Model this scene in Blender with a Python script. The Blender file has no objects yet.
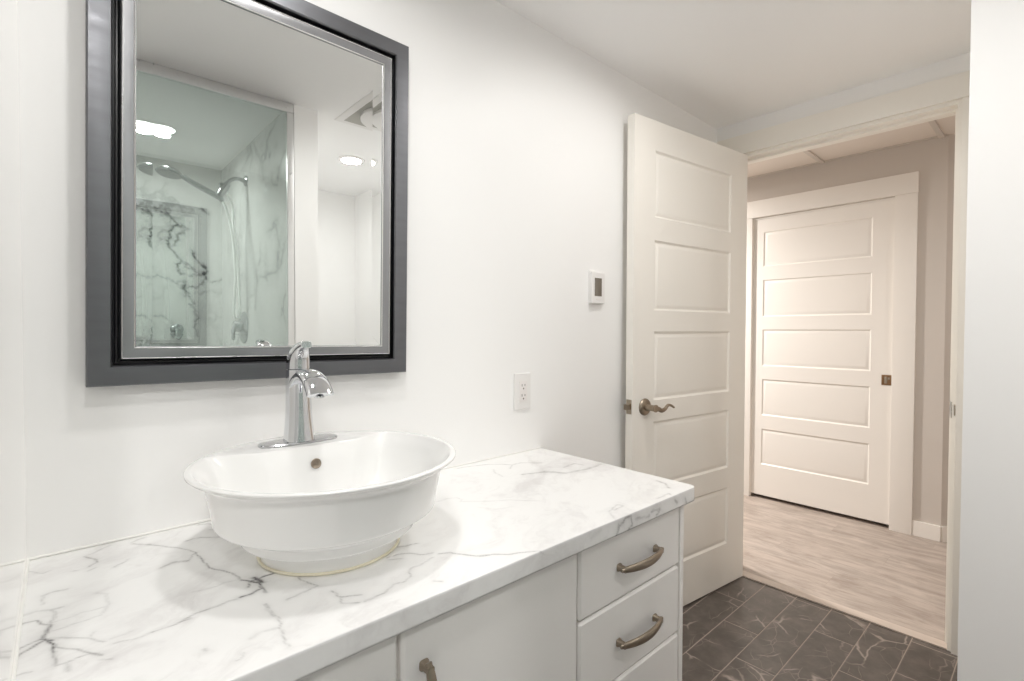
import bpy, bmesh, math, random
import numpy as np
from mathutils import Vector, Matrix, noise as mnoise

# ------------------------------------------------------------------ camera, world, light, exposure
S = bpy.context.scene
COL = S.collection
S.view_settings.view_transform = 'Standard'
S.view_settings.look = 'None'
S.view_settings.gamma = 1.0
S.view_settings.use_curve_mapping = False
S.view_settings.exposure = 0.58
S.cycles.use_denoising = True
S.cycles.max_bounces = 24
S.cycles.diffuse_bounces = 16
S.cycles.glossy_bounces = 8
S.cycles.transmission_bounces = 8
S.cycles.transparent_max_bounces = 12
S.cycles.caustics_reflective = False
S.cycles.caustics_refractive = False
S.cycles.sample_clamp_indirect = 8.0

cam_d = bpy.data.cameras.new('camera')
cam = bpy.data.objects.new('camera', cam_d)
COL.objects.link(cam)
S.camera = cam
YAW, PITCH, ROLL = 0.7367, 0.0198, 0.003
F = Vector((math.sin(YAW)*math.cos(PITCH), math.cos(YAW)*math.cos(PITCH), -math.sin(PITCH)))
R0 = Vector((math.cos(YAW), -math.sin(YAW), 0))
U0 = R0.cross(F)
RR = R0*math.cos(ROLL) + U0*math.sin(ROLL)
UU = -R0*math.sin(ROLL) + U0*math.cos(ROLL)
mw = Matrix(((RR.x, UU.x, -F.x), (RR.y, UU.y, -F.y), (RR.z, UU.z, -F.z))).to_4x4()
mw.translation = Vector((0, -1.19263, 1.19513))
cam.matrix_world = mw
cam_d.sensor_width = 36
cam_d.lens = 36*501.95/1024
cam_d.clip_start = 0.02

world = bpy.data.worlds.new('world')
S.world = world
world.use_nodes = True
world.node_tree.nodes['Background'].inputs[0].default_value = (1, .95, .9, 1)
world.node_tree.nodes['Background'].inputs[1].default_value = 0.25

CEIL = 2.2084
LAMP_COL = (1.0, .985, .962)
HALL_COL = (1.0, .95, .90)
def area(name, loc, size, power, color, spread=180, rot=(0, 0, 0)):
    d = bpy.data.lights.new(name, 'AREA')
    d.shape = 'DISK'; d.size = size; d.energy = power; d.color = color; d.spread = math.radians(spread)
    o = bpy.data.objects.new(name, d); o.location = loc; o.rotation_euler = rot
    COL.objects.link(o)
    return o
# recessed lights of the bathroom: over the vanity, by the door, in the nook, in the shower; the last three are added fill lamps
SPOTS = [('vanity', .40, -.49, 2.4, .11), ('door', 1.445, -.512, 2.1, .11), ('nook', 1.31, -1.73, 2.6, .11), ('shower', .415, -2.01, 2.6, .07), ('entry_fill', .06, -.96, 2.5, .11), ('tub', -.36, -1.86, 7.0, .11), ('middle', 1.20, -.80, .9, .11)]
for n, x, y, w, d in SPOTS:
    area(n + '_lamp', (x, y, CEIL - .010), d, w, LAMP_COL, 170)
area('hall_lamp', (2.88, 1.35, 2.285), .16, 54, HALL_COL, 175)
area('hall_lamp', (3.0, -1.9, 2.285), .16, 6, HALL_COL, 175)

# ------------------------------------------------------------------ helpers
def srgb(r, g, b):
    f = lambda c: (c/255)/12.92 if c/255 <= .04045 else ((c/255+.055)/1.055)**2.4
    return (f(r), f(g), f(b), 1)

class NT:
    """small node-tree writer"""
    def __init__(s, name):
        s.m = bpy.data.materials.new(name); s.m.use_nodes = True
        s.t = s.m.node_tree; s.n = s.t.nodes; s.b = s.n['Principled BSDF']; s.out = s.n['Material Output']
    def node(s, typ, **kw):
        n = s.n.new(typ)
        for k, v in kw.items():
            setattr(n, k, v)
        return n
    def link(s, a, b): s.t.links.new(a, b)
    def set(s, sock, v):
        if isinstance(v, bpy.types.NodeSocket): s.link(v, sock)
        else: sock.default_value = v
    def math(s, op, a, b=0.0, c=None, clamp=False):
        n = s.node('ShaderNodeMath', operation=op, use_clamp=clamp)
        s.set(n.inputs[0], a); s.set(n.inputs[1], b)
        if c is not None: s.set(n.inputs[2], c)
        return n.outputs[0]
    def ramp(s, v, lo, hi, a=0.0, b=1.0):
        n = s.node('ShaderNodeMapRange', interpolation_type='SMOOTHSTEP')
        s.set(n.inputs[0], v); n.inputs[1].default_value = lo; n.inputs[2].default_value = hi
        n.inputs[3].default_value = a; n.inputs[4].default_value = b
        return n.outputs[0]
    def mix(s, f, a, b):
        n = s.node('ShaderNodeMix', data_type='RGBA')
        s.set(n.inputs[0], f); s.set(n.inputs[6], a); s.set(n.inputs[7], b)
        return n.outputs[2]
    def pos(s): return s.node('ShaderNodeNewGeometry').outputs['Position']
    def objpos(s): return s.node('ShaderNodeTexCoord').outputs['Object']
    def xyz(s, v):
        n = s.node('ShaderNodeSeparateXYZ'); s.link(v, n.inputs[0]); return n.outputs
    def comb(s, x, y, z=0.0):
        n = s.node('ShaderNodeCombineXYZ'); s.set(n.inputs[0], x); s.set(n.inputs[1], y); s.set(n.inputs[2], z); return n.outputs[0]
    def scale(s, v, sc, loc=(0, 0, 0), rot=(0, 0, 0)):
        n = s.node('ShaderNodeMapping'); s.link(v, n.inputs[0]); n.inputs[1].default_value = loc
        n.inputs[2].default_value = rot; n.inputs[3].default_value = sc; return n.outputs[0]
    def noise(s, v, sc, det=3.0, rough=.5, dist=0.0):
        n = s.node('ShaderNodeTexNoise'); s.link(v, n.inputs['Vector'])
        n.inputs['Scale'].default_value = sc; n.inputs['Detail'].default_value = det
        n.inputs['Roughness'].default_value = rough; n.inputs['Distortion'].default_value = dist
        return n.outputs
    def vadd(s, a, b, op='ADD'):
        n = s.node('ShaderNodeVectorMath', operation=op); s.set(n.inputs[0], a); s.set(n.inputs[1], b); return n.outputs[0]
    def vscale(s, a, f):
        n = s.node('ShaderNodeVectorMath', operation='SCALE'); s.set(n.inputs[0], a); n.inputs[3].default_value = f; return n.outputs[0]
    def bump(s, h, strength, dist=.002):
        n = s.node('ShaderNodeBump'); s.link(h, n.inputs['Height']); n.inputs['Strength'].default_value = strength
        n.inputs['Distance'].default_value = dist; s.link(n.outputs[0], s.b.inputs['Normal'])
    def base(s, v): s.set(s.b.inputs['Base Color'], v)
    def rough(s, v): s.set(s.b.inputs['Roughness'], v)

def paint(name, c, rough=.5, bump=.04, sc=90, coat=0.0, spec=.5):
    t = NT(name)
    p = t.pos()
    n = t.noise(p, 3.0, 2)[0]
    t.base(t.mix(t.math('MULTIPLY', n, .35), c, tuple(x*.965 for x in c[:3]) + (1,)))
    t.rough(rough)
    t.b.inputs['Specular IOR Level'].default_value = spec
    if coat: t.b.inputs['Coat Weight'].default_value = coat; t.b.inputs['Coat Roughness'].default_value = .08
    if bump: t.bump(t.noise(p, sc, 3)[0], bump, .001)
    return t.m

def metal(name, c, rough=.2, aniso_scale=None, var=.15):
    t = NT(name)
    p = t.objpos()
    v = t.scale(p, aniso_scale) if aniso_scale else p
    n = t.noise(v, 25.0 if not aniso_scale else 1.0, 3)[0]
    t.base(t.mix(t.math('MULTIPLY', n, var*2), c, tuple(x*.7 for x in c[:3]) + (1,)))
    t.b.inputs['Metallic'].default_value = 1.0
    t.rough(t.ramp(n, 0, 1, rough*.8, rough*1.25))
    return t.m

def plain(name, c, rough=.5, spec=.5, emit=0.0):
    t = NT(name)
    n = t.noise(t.objpos(), 12.0, 2)[0]
    t.base(t.mix(t.math('MULTIPLY', n, .2), c, tuple(x*.93 for x in c[:3]) + (1,)))
    t.rough(rough); t.b.inputs['Specular IOR Level'].default_value = spec
    if emit:
        t.b.inputs['Emission Color'].default_value = (1, .97, .93, 1); t.b.inputs['Emission Strength'].default_value = emit
    return t.m

# ---- meshes
def link_mesh(name, me, mat=None, parent=None, smooth=35):
    if mat is not None:
        for mm in (mat if isinstance(mat, (list, tuple)) else [mat]): me.materials.append(mm)
    o = bpy.data.objects.new(name, me)
    COL.objects.link(o)
    if parent is not None: o.parent = parent
    return o

def finish(bm, name, mat, parent=None, smooth=35, world=True):
    """bmesh (written in world metres) -> ONE object; under a parent the verts go into the parent's space"""
    bmesh.ops.remove_doubles(bm, verts=bm.verts, dist=1e-6)
    if parent is not None and world:
        bm.transform(WM[parent.name].inverted())
    bmesh.ops.recalc_face_normals(bm, faces=bm.faces)
    if smooth:
        for f in bm.faces: f.smooth = True
        lim = math.radians(smooth)
        for e in bm.edges:
            if len(e.link_faces) == 2:
                e.smooth = e.calc_face_angle(0) < lim
    me = bpy.data.meshes.new(name); bm.to_mesh(me); bm.free()
    return link_mesh(name, me, mat, parent)

WM = {}
def empty(name, loc, label=None, cat=None, group=None, kind=None, rz=0.0, ry=0.0, parent=None):
    o = bpy.data.objects.new(name, None); COL.objects.link(o)
    o.empty_display_size = .05
    o.location = loc; o.rotation_euler = (0, ry, rz)
    WM[o.name] = Matrix.Translation(Vector(loc)) @ Matrix.Rotation(rz, 4, 'Z') @ Matrix.Rotation(ry, 4, 'Y')
    tag(o, label, cat, group, kind)
    return o
def tag(o, label=None, cat=None, group=None, kind=None):
    if label: o['label'] = label
    if cat: o['category'] = cat
    if group: o['group'] = group
    if kind: o['kind'] = kind
    return o
def sub(bm, name, mat, part, **kw):
    """sub-part: part sits at identity under its thing, so it shares the thing's space"""
    WM[part.name] = WM[part.parent.name]
    return finish(bm, name, mat, part, **kw)

def BM(): return bmesh.new()
def box(bm, x0, x1, y0, y1, z0, z1, bevel=0.0, seg=2):
    r = bmesh.ops.create_cube(bm, size=1.0)
    vs = r['verts']
    for v in vs:
        v.co = Vector(((x0+x1)/2 + v.co.x*abs(x1-x0), (y0+y1)/2 + v.co.y*abs(y1-y0), (z0+z1)/2 + v.co.z*abs(z1-z0)))
    if bevel:
        es = list({e for v in vs for e in v.link_edges})
        bmesh.ops.bevel(bm, geom=es, offset=bevel, segments=seg, profile=.7, affect='EDGES')
    return bm
def loft(bm, rings, close=True, cap0=True, cap1=True):
    """rings: list of equal-length point lists"""
    R = [[bm.verts.new(p) for p in r] for r in rings]
    n = len(R[0])
    for a, b in zip(R, R[1:]):
        for i in range(n if close else n-1):
            j = (i+1) % n
            try: bm.faces.new((a[i], a[j], b[j], b[i]))
            except ValueError: pass
    if cap0: bm.faces.new(R[0][::-1])
    if cap1: bm.faces.new(R[-1])
    return R
def ring(c, u, v, ru, rv, n=24, p=2.0):
    out = []
    for i in range(n):
        t = 2*math.pi*i/n
        cu, sv = math.cos(t), math.sin(t)
        out.append(Vector(c) + Vector(u)*(ru*math.copysign(abs(cu)**(2/p), cu)) + Vector(v)*(rv*math.copysign(abs(sv)**(2/p), sv)))
    return out
def lathe(bm, prof, c, axis='z', n=48, cap0=False, cap1=False):
    """prof: (r, h) along the axis from c"""
    ax = {'x': (Vector((0, 1, 0)), Vector((0, 0, 1)), Vector((1, 0, 0))), 'y': (Vector((0, 0, 1)), Vector((1, 0, 0)), Vector((0, 1, 0))),
          'z': (Vector((1, 0, 0)), Vector((0, 1, 0)), Vector((0, 0, 1)))}[axis] if isinstance(axis, str) else axis
    rings = [ring(Vector(c) + ax[2]*h, ax[0], ax[1], max(r, 1e-4), max(r, 1e-4), n) for r, h in prof]
    loft(bm, rings, True, cap0, cap1)
def tube(bm, pts, rad, n=12, flat=None, up=Vector((0, 0, 1)), cap=True, p=2.0):
    """sweep; rad number or list; flat: list/number for the second radius (along the side direction)"""
    pts = [Vector(q) for q in pts]; m = len(pts)
    rad = rad if isinstance(rad, (list, tuple)) else [rad]*m
    fl = rad if flat is None else (flat if isinstance(flat, (list, tuple)) else [flat]*m)
    rings = []
    side = None
    for i, q in enumerate(pts):
        t = (pts[min(i+1, m-1)] - pts[max(i-1, 0)]).normalized()
        s_ = t.cross(up)
        if s_.length < 1e-3: s_ = t.cross(Vector((1, 0, 0))) if side is None else side
        s_.normalize()
        if side is not None and s_.dot(side) < 0: s_ = -s_
        side = s_
        u_ = s_.cross(t).normalized()
        rings.append(ring(q, s_, u_, fl[i], rad[i], n, p))
    loft(bm, rings, True, cap, cap)
def bez(p0, p1, p2, p3, n):
    out = []
    for i in range(n+1):
        t = i/n; a = (1-t)**3; b = 3*t*(1-t)**2; c = 3*t*t*(1-t); d = t**3
        out.append(Vector(p0)*a + Vector(p1)*b + Vector(p2)*c + Vector(p3)*d)
    return out
def smoothpath(pts, k=6):
    """Catmull-Rom"""
    P = [Vector(p) for p in pts]; P = [P[0]*2-P[1]] + P + [P[-1]*2-P[-2]]
    out = []
    for i in range(1, len(P)-2):
        for j in range(k):
            t = j/k
            out.append(.5*((2*P[i]) + (P[i+1]-P[i-1])*t + (2*P[i-1]-5*P[i]+4*P[i+1]-P[i+2])*t*t + (3*P[i]-P[i-1]-3*P[i+1]+P[i+2])*t**3))
    out.append(P[-2])
    return out
def rectframe(bm, cx, cz, w, h, prof, face=lambda x, y, z: (x, y, z)):
    """mitred frame in the xz plane; prof = (inset, y) loop, closed"""
    corners = []
    for ins, y in prof:
        a, b = w/2-ins, h/2-ins
        corners.append([bm.verts.new(face(cx-a, y, cz-b)), bm.verts.new(face(cx+a, y, cz-b)), bm.verts.new(face(cx+a, y, cz+b)), bm.verts.new(face(cx-a, y, cz+b))])
    m = len(corners)
    for k in range(m):
        A, B = corners[k], corners[(k+1) % m]
        for i in range(4):
            j = (i+1) % 4
            bm.faces.new((A[i], A[j], B[j], B[i]))

# ------------------------------------------------------------------ materials
M = {}
M['wall'] = paint('white_wall_paint', (.91, .91, .905, 1), .45)
M['gloss_wall'] = paint('gloss_white_panel', (.90, .895, .88, 1), .10, bump=0, coat=.6)
M['ceiling'] = paint('ceiling_paint', (.945, .945, .945, 1), .7, sc=60)
M['trim'] = paint('cream_trim_paint', (.90, .872, .815, 1), .3, bump=0)
M['door'] = paint('cream_door_paint', (.895, .868, .815, 1), .33, bump=.03, sc=140)
M['hall_wall'] = paint('greige_hall_paint', (.62, .575, .53, 1), .5)
M['hall_trim'] = paint('hall_trim_paint', (.85, .82, .775, 1), .32, bump=0)
M['hall_ceiling'] = paint('hall_ceiling_tile', (.80, .74, .68, 1), .8, bump=.3, sc=220)
M['tbar'] = paint('ceiling_grid_bar', (.66, .61, .56, 1), .4, bump=0)
M['cabinet'] = paint('white_cabinet_lacquer', (.91, .895, .875, 1), .3, bump=.02, sc=50)
M['porcelain'] = plain('glazed_porcelain', (.87, .87, .862, 1), .09, .5)
M['caulk'] = plain('yellowed_caulk', (.80, .75, .60, 1), .35)
M['white_caulk'] = plain('white_caulk', (.90, .895, .87, 1), .35)
M['chrome'] = metal('polished_chrome', (.76, .77, .79, 1), .05)
M['satin'] = metal('satin_chrome', (.60, .605, .62, 1), .2)
M['bronze'] = metal('antique_nickel', (.40, .335, .265, 1), .33, (40, 40, 400), .3)
M['bronze2'] = metal('brushed_nickel', (.45, .385, .31, 1), .28)
M['hall_bronze'] = metal('aged_bronze', (.34, .21, .12, 1), .35)
M['pewter'] = metal('pewter_frame', (.185, .188, .20, 1), .38, (6, 60, 60), .25)
M['groove'] = plain('black_groove', (.008, .008, .009, 1), .3)
M['silver'] = metal('silver_frame', (.30, .30, .31, 1), .34, None, .02)
M['bead'] = metal('bright_bead', (.88, .88, .87, 1), .3, None, .02)
M['alu'] = metal('satin_aluminium', (.80, .80, .80, 1), .3)
M['plastic'] = plain('white_plastic', (.84, .83, .82, 1), .3)
M['plastic2'] = plain('receptacle_plastic', (.83, .80, .79, 1), .3)
M['slot'] = plain('dark_slot', (.10, .08, .07, 1), .5)
M['screen'] = plain('thermostat_display', (.20, .175, .145, 1), .15)
M['overflow'] = metal('overflow_brass', (.30, .25, .20, 1), .4)
M['grille'] = plain('grey_fan_grille', (.46, .455, .42, 1), .6)
M['lens'] = plain('lit_lamp_lens', (.9, .9, .9, 1), .5, emit=9.0)
M['facegrey'] = plain('grey_spray_face', (.20, .20, .20, 1), .5)
M['dark'] = plain('dark_gap', (.02, .018, .016, 1), .8)
M['hose'] = metal('metal_hose', (.93, .93, .92, 1), .5)
M['nickel'] = metal('shower_chrome', (.42, .43, .44, 1), .16)

def mirror_mat():
    t = NT('mirror_silvering'); t.base((.965, .98, .97, 1)); t.b.inputs['Metallic'].default_value = 1; t.rough(0.0)
    return t.m
M['mirror'] = mirror_mat()

def glass_mat():
    t = NT('shower_glass')
    t.n.remove(t.b)
    fr = t.node('ShaderNodeFresnel'); fr.inputs[0].default_value = 1.5
    f2 = t.math('MULTIPLY', fr.outputs[0], 4.0, clamp=True)
    tr = t.node('ShaderNodeBsdfTransparent'); tr.inputs[0].default_value = (.875, .92, .902, 1)
    gl = t.node('ShaderNodeBsdfGlossy'); gl.inputs['Roughness'].default_value = 0.0; gl.inputs[0].default_value = (.92, 1, .97, 1)
    mx = t.node('ShaderNodeMixShader'); t.link(f2, mx.inputs[0]); t.link(tr.outputs[0], mx.inputs[1]); t.link(gl.outputs[0], mx.inputs[2])
    t.link(mx.outputs[0], t.out.inputs[0])
    return t.m
M['glass'] = glass_mat()

def counter_mat():
    t = NT('marble_laminate')
    at = t.node('ShaderNodeAttribute', attribute_name='vein').outputs['Fac']
    p = t.pos()
    q = t.scale(p, (1, 1, 1), rot=(0, 0, math.radians(-32)))
    w = t.noise(q, 7.0, 4)[1]
    q2 = t.vadd(t.scale(q, (3.0, 9.0, 6.0)), t.vscale(t.vadd(w, (.5, .5, .5), 'SUBTRACT'), 1.6))
    soft = t.noise(q2, 1.0, 6, .62)[0]
    cloud = t.ramp(soft, .46, .74)
    fine = t.ramp(t.noise(q2, 2.6, 7, .7)[0], .55, .72)
    c = t.mix(t.math('MULTIPLY', cloud, .5), (.88, .88, .875, 1), (.55, .525, .53, 1))
    c = t.mix(t.math('MULTIPLY', fine, .16), c, (.50, .48, .47, 1))
    brk = t.ramp(t.noise(p, 60.0, 4, .7)[0], .25, .65, .45, 1.1)
    c = t.mix(t.math('MULTIPLY', at, brk, clamp=True), c, (.085, .08, .083, 1))
    t.base(c); t.rough(.22); t.b.inputs['Specular IOR Level'].default_value = .45
    return t.m
M['counter'] = counter_mat()

def shower_marble():
    t = NT('shower_marble_panel')
    at = t.node('ShaderNodeAttribute', attribute_name='vein').outputs['Fac']
    p = t.scale(t.pos(), (1, 1, 1), rot=(.5, .7, .35))
    w = t.noise(p, 1.7, 5, .6)[1]
    q = t.vadd(p, t.vscale(t.vadd(w, (.5, .5, .5), 'SUBTRACT'), .9))
    v = t.node('ShaderNodeTexVoronoi', feature='DISTANCE_TO_EDGE'); t.link(q, v.inputs['Vector']); v.inputs['Scale'].default_value = 2.3
    m = t.ramp(t.noise(p, 2.3, 3)[0], .40, .62)
    thin = t.math('MULTIPLY', t.ramp(v.outputs['Distance'], 0.0, .045, 1, 0), m)
    wide = t.math('MULTIPLY', t.ramp(v.outputs['Distance'], 0.0, .22, 1, 0), m)
    cl = t.ramp(t.noise(q, 3.0, 5, .6)[0], .45, .8)
    c = t.mix(t.math('MULTIPLY', cl, .35), (.66, .66, .65, 1), (.40, .395, .39, 1))
    c = t.mix(t.math('MULTIPLY', wide, .34), c, (.30, .295, .29, 1))
    c = t.mix(t.math('MULTIPLY', thin, .5), c, (.10, .10, .10, 1))
    c = t.mix(t.math('MULTIPLY', at, t.ramp(t.noise(p, 30.0, 4, .7)[0], .25, .6, .4, 1.1), clamp=True), c, (.04, .04, .042, 1))
    t.base(c); t.rough(.18)
    return t.m
M['shower'] = shower_marble()

def tile_mat():
    t = NT('dark_marble_tile')
    x, y, z = t.xyz(t.pos())
    H, L = .1372, .60
    r = t.math('DIVIDE', t.math('ADD', y, .2625), H)
    row = t.math('FLOOR', r); fv = t.math('FRACT', r)
    u = t.math('DIVIDE', t.math('SUBTRACT', t.math('SUBTRACT', x, 2.232), t.math('MULTIPLY', row, .2)), L)
    cu = t.math('FLOOR', u); fu = t.math('FRACT', u)
    dv = t.math('MULTIPLY', t.math('MINIMUM', fv, t.math('SUBTRACT', 1.0, fv)), H)
    du = t.math('MULTIPLY', t.math('MINIMUM', fu, t.math('SUBTRACT', 1.0, fu)), L)
    d = t.math('MINIMUM', du, dv)
    gro = t.ramp(d, .0009, .0024, 1, 0)
    off = t.comb(t.math('MULTIPLY', row, 3.17), t.math('MULTIPLY', cu, 5.31), 0.0)
    p = t.vadd(t.pos(), off)
    w = t.noise(p, 5.0, 4)[1]
    q = t.vadd(p, t.vscale(t.vadd(w, (.5, .5, .5), 'SUBTRACT'), .10))
    v = t.node('ShaderNodeTexVoronoi', feature='DISTANCE_TO_EDGE'); t.link(q, v.inputs['Vector']); v.inputs['Scale'].default_value = 5.5
    v2 = t.node('ShaderNodeTexVoronoi', feature='DISTANCE_TO_EDGE'); t.link(t.scale(q, (1, 1.8, 1), rot=(0, 0, .6)), v2.inputs['Vector']); v2.inputs['Scale'].default_value = 9
    m = t.ramp(t.noise(p, 6.0, 2)[0], .47, .62)
    m2 = t.ramp(t.noise(t.vadd(p, (7, 3, 1)), 7.0, 2)[0], .45, .62)
    ve = t.math('MULTIPLY', t.ramp(v.outputs['Distance'], 0, .028, 1, 0), m)
    ve2 = t.math('MULTIPLY', t.math('MULTIPLY', t.ramp(v2.outputs['Distance'], 0, .03, 1, 0), m2), .5)
    vein = t.math('MAXIMUM', ve, ve2)
    n = t.noise(p, 14.0, 5, .6)[0]
    c = t.mix(t.ramp(n, .3, .75), srgb(86, 79, 74), srgb(112, 104, 98))
    c = t.mix(t.math('MULTIPLY', vein, .75), c, srgb(190, 177, 167))
    c = t.mix(gro, c, srgb(176, 164, 154))
    t.base(c); t.rough(t.mix(gro, (.3, .3, .3, 1), (.8, .8, .8, 1)))
    t.bump(t.ramp(d, .001, .004), .5, .0015)
    return t.m
M['tile'] = tile_mat()

def plank_mat():
    t = NT('weathered_wood_plank')
    x, y, z = t.xyz(t.pos())
    W, L = .152, 1.22
    r = t.math('DIVIDE', t.math('SUBTRACT', x, 2.515), W)
    row = t.math('FLOOR', r); fv = t.math('FRACT', r)
    u = t.math('ADD', t.math('DIVIDE', y, L), t.math('MULTIPLY', row, .37))
    cu = t.math('FLOOR', u); fu = t.math('FRACT', u)
    d = t.math('MINIMUM', t.math('MULTIPLY', t.math('MINIMUM', fv, t.math('SUBTRACT', 1.0, fv)), W), t.math('MULTIPLY', t.math('MINIMUM', fu, t.math('SUBTRACT', 1.0, fu)), L))
    wn = t.node('ShaderNodeTexWhiteNoise', noise_dimensions='2D'); t.link(t.comb(row, cu), wn.inputs['Vector'])
    p = t.vadd(t.pos(), t.comb(t.math('MULTIPLY', row, 2.3), t.math('MULTIPLY', cu, 4.1), 0.0))
    g1 = t.noise(t.scale(p, (17, 3.6, 1)), 1.0, 7, .72, .6)[0]
    g2 = t.noise(t.scale(p, (110, 9, 1)), 1.0, 5, .65, .3)[0]
    g3 = t.noise(t.scale(p, (11, 4.5, 1)), 1.0, 6, .72)[0]
    c = t.mix(t.ramp(g1, .28, .72), srgb(146, 135, 127), srgb(188, 177, 168))
    c = t.mix(t.math('MULTIPLY', t.ramp(g3, .50, .70), .6), c, srgb(134, 121, 112))
    c = t.mix(t.math('MULTIPLY', t.ramp(g2, .52, .72), .28), c, srgb(118, 104, 96))
    c = t.mix(t.math('MULTIPLY', wn.outputs[0], .15), c, srgb(160, 143, 130))
    c = t.mix(t.ramp(d, .0006, .0020, .22, 0), c, srgb(124, 107, 98))
    t.base(c); t.rough(.42); t.bump(g2, .12, .001)
    return t.m
M['plank'] = plank_mat()
def strip_mat():
    t = NT('pale_wood_strip')
    g = t.noise(t.scale(t.pos(), (70, 4, 1)), 1.0, 5, .6)[0]
    t.base(t.mix(g, srgb(184, 171, 160), srgb(206, 194, 184))); t.rough(.4)
    return t.m
M['strip'] = strip_mat()

# ------------------------------------------------------------------ the room (structure)
def struct(name, bm, mat, smooth=0, label=None, cat=None):
    return tag(finish(bm, name, mat, None, smooth), label, cat, None, 'structure')
XD, XH = 2.4629, 3.7211            # door wall face, far hall wall face
b = BM(); box(b, -.95, XD, -2.62, 0, -.08, 0); struct('floor', b, M['tile'])
b = BM(); box(b, XD, 5.2, -2.6, 2.3, -.08, 0); struct('floor_hall', b, M['plank'])
b = BM(); box(b, -.95, XD+.12, -2.62, .1, CEIL, CEIL+.08); struct('ceiling', b, M['ceiling'])
b = BM(); box(b, -1.05, XD, 0, .12, 0, CEIL); struct('wall_front', b, M['wall'])
b = BM(); box(b, -.14, -.042, -.56, 0, 0, CEIL); struct('wall_left', b, M['gloss_wall'])
b = BM(); box(b, -1.05, -.95, -2.62, 0, 0, CEIL); struct('wall_left_outer', b, M['wall'])
b = BM(); box(b, -.95, 1.69, -2.62, -2.5, 0, CEIL); struct('wall_rear', b, M['wall'])
b = BM(); box(b, 1.69, XD, -2.62, -1.022, 0, CEIL); struct('wall_right', b, M['wall'])
b = BM(); box(b, .80, .905, -2.5, -1.20, 0, CEIL); struct('wall_shower_end', b, M['wall'])
b = BM(); box(b, -.95, -.77, -2.5, -1.20, 0, CEIL); struct('wall_shower_side', b, M['wall'])
# marble panels lining the shower
b = BM(); box(b, .788, .80, -2.488, -1.215, 0, CEIL); struct('wall_shower_end_panel', b, M['shower'])
b = BM(); box(b, -.77, -.758, -2.488, -1.215, 0, CEIL); struct('wall_shower_side_panel', b, M['shower'])
# wall with the doorway (opening y -.913 .. -.086, z up to 2.033)
Y0, Y1, ZT = -.913, -.086, 2.033
b = BM()
box(b, XD, XD+.12, Y1+.018, .12, 0, CEIL); box(b, XD, XD+.12, -2.62, Y0-.018, 0, CEIL); box(b, XD, XD+.12, Y0-.018, Y1+.018, ZT+.018, CEIL+.1)
struct('wall_door', b, M['wall'])
def outline_prism(b, pts, x0, x1):
    """polygon in yz pushed from x0 to x1"""
    loft(b, [[Vector((x0, y, z)) for y, z in pts], [Vector((x1, y, z)) for y, z in pts]])
# jamb lining with its stop, then the casings
b = BM()
box(b, XD-.001, XD+.121, Y0-.018, Y0, 0, ZT); box(b, XD-.001, XD+.121, Y1, Y1+.018, 0, ZT); box(b, XD-.001, XD+.121, Y0-.018, Y1+.018, ZT, ZT+.018)
box(b, XD+.042, XD+.078, Y0, Y0+.011, 0, ZT-.011); box(b, XD+.042, XD+.078, Y1-.011, Y1, 0, ZT-.011); box(b, XD+.042, XD+.078, Y0, Y1, ZT-.011, ZT)
jamb = struct('trim_1', b, M['trim'], label='cream door jamb lining of the bathroom doorway', cat='trim')
b = BM()
box(b, XD-.016, XD, -1.0215, Y0-.013, 0, 2.046, .002); box(b, XD-.016, XD, Y1+.013, -.022, 0, 2.046, .002)
struct('trim_2', b, M['trim'], 30)
b = BM(); box(b, XD-.019, XD, -1.0215, -.012, 2.0465, 2.137, .002); struct('trim_3', b, M['trim'], 30)
WM[jamb.name] = Matrix.Identity(4)
b = BM(); box(b, XD-.001, XD+.040, Y0-.001, Y0+.0012, .875, .935, .0005); box(b, XD-.0034, XD+.001, Y0-.0105, Y0-.0065, .885, .926, .001)
finish(b, 'strike_plate', M['bronze2'], jamb)
b = BM(); box(b, XD-.001, XD+.052, Y0, Y1, 0, .006, .002); struct('trim_4', b, M['strip'], 30)

# hall
HC = 2.303
b = BM(); box(b, XD+.12, 5.2, -2.6, 2.3, HC, HC+.06); struct('ceiling_hall', b, M['hall_ceiling'])
for k, yy in enumerate((-1.30, -.705, -.110, .485, 1.08)):
    b = BM(); box(b, XD+.12, XH if yy > -.72 else 4.6, yy-.013, yy+.013, HC-.012, HC+.002, .0015); struct('trim_%d' % (5+k), b, M['tbar'])
b = BM(); box(b, XH-.022, XH, -.73, 2.3, HC-.005, HC+.002); struct('trim_10', b, M['tbar'])
DY0, DY1, DZ = -.500, .332, 1.999       # hall door opening
b = BM()
box(b, XH, XH+.10, DY1, 2.3, 0, HC); box(b, XH, XH+.10, -.734, DY0, 0, HC); box(b, XH, XH+.10, DY0, DY1, DZ, HC); box(b, XH+.075, XH+.10, DY0, DY1, 0, DZ)
struct('wall_hall_far', b, M['hall_wall'])
dv = Vector((.742, -.670, 0)); nv = Vector((.670, .742, 0))
def slant(b, d0, d1, o0, o1, z0, z1):
    base = Vector((XH, -.734, 0))
    q = [base+dv*d0+nv*o0, base+dv*d1+nv*o0, base+dv*d1+nv*o1, base+dv*d0+nv*o1]
    loft(b, [[Vector((p.x, p.y, z)) for p in q] for z in (z0, z1)])
b = BM(); slant(b, 0, 1.2, 0, .08, 0, HC); struct('wall_hall_angle', b, M['hall_wall'])
b = BM(); slant(b, 0, 1.2, -.013, 0, 0, .088); struct('baseboard_hall_angle', b, M['hall_trim'])
b = BM(); box(b, XD+.12, 5.2, 2.2, 2.3, 0, HC); struct('wall_hall_left', b, M['hall_wall'])
b = BM(); box(b, XD+.12, 5.2, -2.6, -2.5, 0, HC); struct('wall_hall_right', b, M['hall_wall'])
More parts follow.
